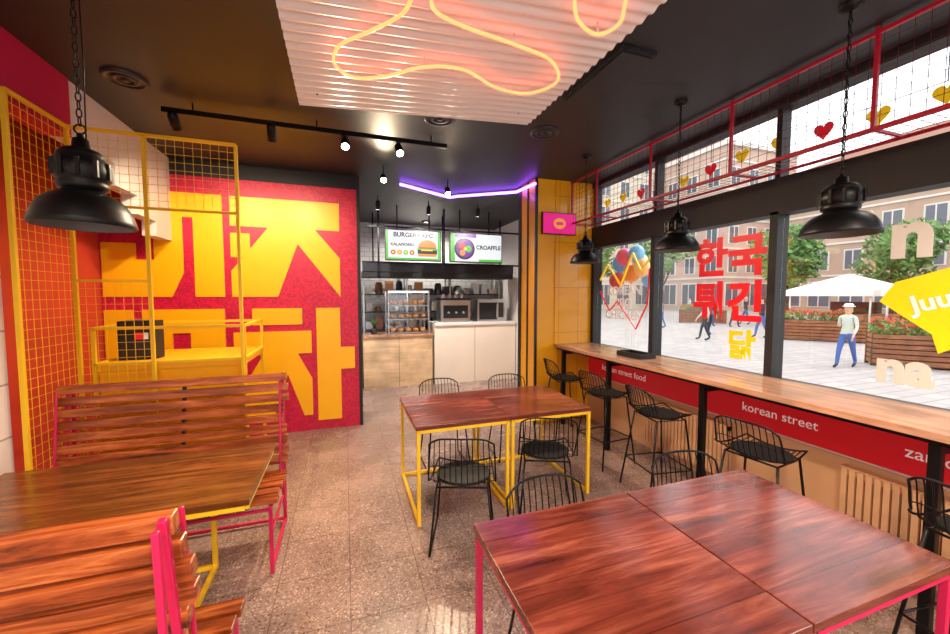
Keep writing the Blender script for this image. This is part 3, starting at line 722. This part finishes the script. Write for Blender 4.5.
def person(loc,rz,top,bot,hair,stride=.2,hat=None,s=1.0,arm=0):
    V=[];E=[];Rr=[]
    def a(p,r,par=None):
        V.append(p);Rr.append(r)
        if par is not None: E.append((par,len(V)-1))
        return len(V)-1
    pel=a((0,0,.93),(.135,.10)); sp=a((0,.0,1.08),(.115,.085),pel); ch=a((0,0,1.28),(.145,.1),sp); cl=a((0,-.005,1.4),(.09,.07),ch)
    nk=a((0,0,1.47),(.05,.05),cl); hb=a((0,.015,1.54),(.07,.075),nk); hd=a((0,.015,1.62),(.08,.098),hb); ht=a((0,.005,1.70),(.05,.06),hd)
    tips=[]
    for sx in(-1,1):
        f=sx*stride
        sh=a((sx*.16,0,1.38),(.052,.052),cl); el=a((sx*.215,-f*.35-.02,1.12),(.04,.04),sh)
        if arm and sx>0: wr_=a((sx*.12,.22,1.2),(.028,.026),el); hn=a((sx*.07,.28,1.22),(.03,.02),wr_); hd_=Vector((-.6,.8,.2))
        else: wr_=a((sx*.22,-f*.9+.08,.9),(.028,.026),el); hn=a((sx*.22,-f*1.0+.1,.83),(.026,.036),wr_); hd_=Vector((0,.15,-1))
        tips.append((sx,Vector(V[hn]),hd_.normalized()))
        hp=a((sx*.085,0,.86),(.092,.095),pel); kn=a((sx*.095,f*.75+.03,.49),(.058,.062),hp)
        an=a((sx*.095,f*1.35-(.03 if f<0 else 0),.085+(.05 if f<0 else 0)),(.04,.042),kn); he=a((sx*.1,f*1.35+.06,.045+(.01 if f<0 else 0)),(.04,.035),an); to=a((sx*.105,f*1.35+.16,.03),(.036,.025),he)
    me=bpy.data.meshes.new('body'); me.from_pydata(V,E,[])
    o=bpy.data.objects.new('body',me); COL.objects.link(o)
    o.modifiers.new('skin','SKIN'); sv=me.skin_vertices[0].data
    for i,r in enumerate(Rr): sv[i].radius=r; sv[i].use_root=(i==0)
    ss=o.modifiers.new('sub','SUBSURF'); ss.levels=2
    bpy.context.view_layer.update(); dg=bpy.context.evaluated_depsgraph_get()
    m2=bpy.data.meshes.new_from_object(o.evaluated_get(dg)); bpy.data.objects.remove(o)
    b=B()
    vs=[v.co.copy() for v in m2.vertices]
    grp={}
    for p in m2.polygons:
        c=p.center
        if c.z>1.445: k='skin'
        elif abs(c.x)>.165 and c.z<.96 : k='skin'
        elif arm and c.y>.2 and c.z>1.1: k='skin'
        elif c.z>.93: k=top
        elif c.z<.1: k='dark'
        else: k=bot
        grp.setdefault(k,[]).append(tuple(p.vertices))
    off=len(b.v); b.v+=[tuple(v) for v in vs]
    for k,fl in grp.items():
        i=b.mi(k)
        for f in fl: b.f.append([x+off for x in f]); b.m.append(i); b.sm.append(True)
    b.sph((0,-.015,1.655),.098,hair,(.93,1.05,.95),8); b.sph((0,-.06,1.57),.075,hair,(1.0,.7,1.5),8)
    for sx in(-1,1):
        b.sph((sx*.032,.105,1.63),.011,'white',n=6); b.sph((sx*.032,.114,1.63),.005,'dark',n=5); b.sph((sx*.08,.01,1.61),.02,'skin',(.4,.8,1.2),6)
    b.tube([(0,.1,1.64),(0,.128,1.6),(0,.112,1.592)],[.006,.012,.008],'skin',6); b.tube([(-.025,.107,1.562),(0,.113,1.56),(.025,.107,1.562)],.006,'redc',5)
    for sx,h,d in tips:
        side=d.cross(Vector((1,0,0))).normalized() if abs(d.x)<.5 else Vector((0,0,1))
        nn=Vector((-sx,0,0)) if abs(d.x)<.5 else d.cross(side)
        for i,ln in enumerate((.062,.072,.068,.054)):
            p=h+d*.02+side*(-.024+.016*i)
            b.tube([p,p+d*ln*.5,p+d*ln*.85+nn*.012,p+d*ln+nn*.025],[.009,.0085,.008,.006],'skin',6)
        b.tube([h+side*-.028,h+side*-.05+d*.02,h+side*-.052+d*.045+nn*.01],[.011,.009,.007],'skin',6)
    if hat:
        b.lathe([(.14,1.675),(.135,1.685),(.1,1.695),(.098,1.73),(.07,1.76),(.001,1.765)],(0,-.005,0),hat,20)
    b2=b.make('pedestrian',(loc[0],loc[1],GZ),rz); b2.scale=(s,s,s); return b2
try:
    person((12.2,6.1),1.7,'blouse','jeans','hair',.2,'canvas',.93,1)
    person((17.2,11.6),1.0,'dark','jeans','hairb',.14,s=1.02); person((21.3,15.9),-1.6,'tan','dark','hairb',.15); person((24.7,21),2.6,'redc','jeans','hairb',.15)
    person((14,11.7),.4,'blouse','dark','hair',.15); person((20.6,16.9),-1.4,'dark','jeans','hairb',.15)
    person((16.3,13.4),2.9,'redc','dark','hairb',.1); person((27,24),1,'blouse','jeans','hairb',.2); person((24,17.2),1,'dark','jeans','hair',.15)
    person((17,17),1,'blouse','jeans','hairb',.15); person((17,24),2,'dark','jeans','hair',.15)
except Exception as e: print('person fail',e)

cols=[C(90,160,220),C(240,140,60),C(235,90,120),C(250,210,180),C(120,190,230),C(244,170,80),C(200,60,80),C(250,190,120),C(110,180,225)]
b=B()
bp=[(3.5,4.22,2.24),(3.55,4.05,2.10),(3.48,4.12,2.32),(3.62,3.98,2.24),(3.5,3.92,2.34),(3.66,4.2,2.1),(3.5,4.28,2.02),(3.52,3.84,2.16),(3.7,3.9,2.03)]
for i,(x,y,z) in enumerate(bp):
    z-=.12
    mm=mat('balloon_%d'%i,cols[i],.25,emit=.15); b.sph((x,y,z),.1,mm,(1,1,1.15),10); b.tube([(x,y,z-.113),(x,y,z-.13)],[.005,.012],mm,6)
    b.tube([(x,y,z-.12),((x+3.58)/2,(y+4.05)/2,1.5),(3.58,4.05,GZ+.1)],.0012,'white',4)
b.lathe([(.06,0),(.06,.1),(.02,.12),(.001,.12)],(3.58,4.05,GZ),'redc',14)
b.make('balloon_bunch')
b=B(); pts=[(3.42,-1.8+i*.31,3.0+.03*math.sin(i*1.05)) for i in range(22)]
b.tube(pts,.003,'white',4)
for i,(x,y,z) in enumerate(pts):
    k='yelv' if i%3 else 'redv'
    hp=[]
    for j in range(24):
        t_=2*math.pi*j/24; hp.append((.0044*16*math.sin(t_)**3*.9,.0044*(13*math.cos(t_)-5*math.cos(2*t_)-2*math.cos(3*t_)-math.cos(4*t_))))
    b.prism(hp,lambda u,v,t2:(x-.004+t2,y+u,z-.07+v),.006,k)
for i in (0,5,10,15,21): b.tube([pts[i],(3.42,pts[i][1],3.2)],.003,'black',5)
b.make('heart_bunting')

# ---------------------------------------------------------------- world / sun / camera
w=bpy.data.worlds.new('World'); S.world=w; w.use_nodes=True
bg=w.node_tree.nodes['Background']; bg.inputs['Color'].default_value=(.94,.97,1,1); bg.inputs['Strength'].default_value=1.9
light('SUN','sun',(20,-10,30),1.0,(1,.97,.92),rot=(math.radians(38),math.radians(18),math.radians(60))).data.angle=.2

cam=bpy.data.cameras.new('camera'); co=bpy.data.objects.new('camera',cam); COL.objects.link(co); S.camera=co
cam.sensor_width=36; cam.lens=14.4; cam.clip_start=.03; cam.clip_end=300
yaw=math.radians(18.9); th=math.radians(3.3)
F=Vector((math.sin(yaw)*math.cos(th),math.cos(yaw)*math.cos(th),-math.sin(th))); Rt=Vector((math.cos(yaw),-math.sin(yaw),0)); U=Rt.cross(F)
co.matrix_world=Matrix.Translation((0,0,1.7))@Matrix((Rt,U,-F)).transposed().to_4x4()
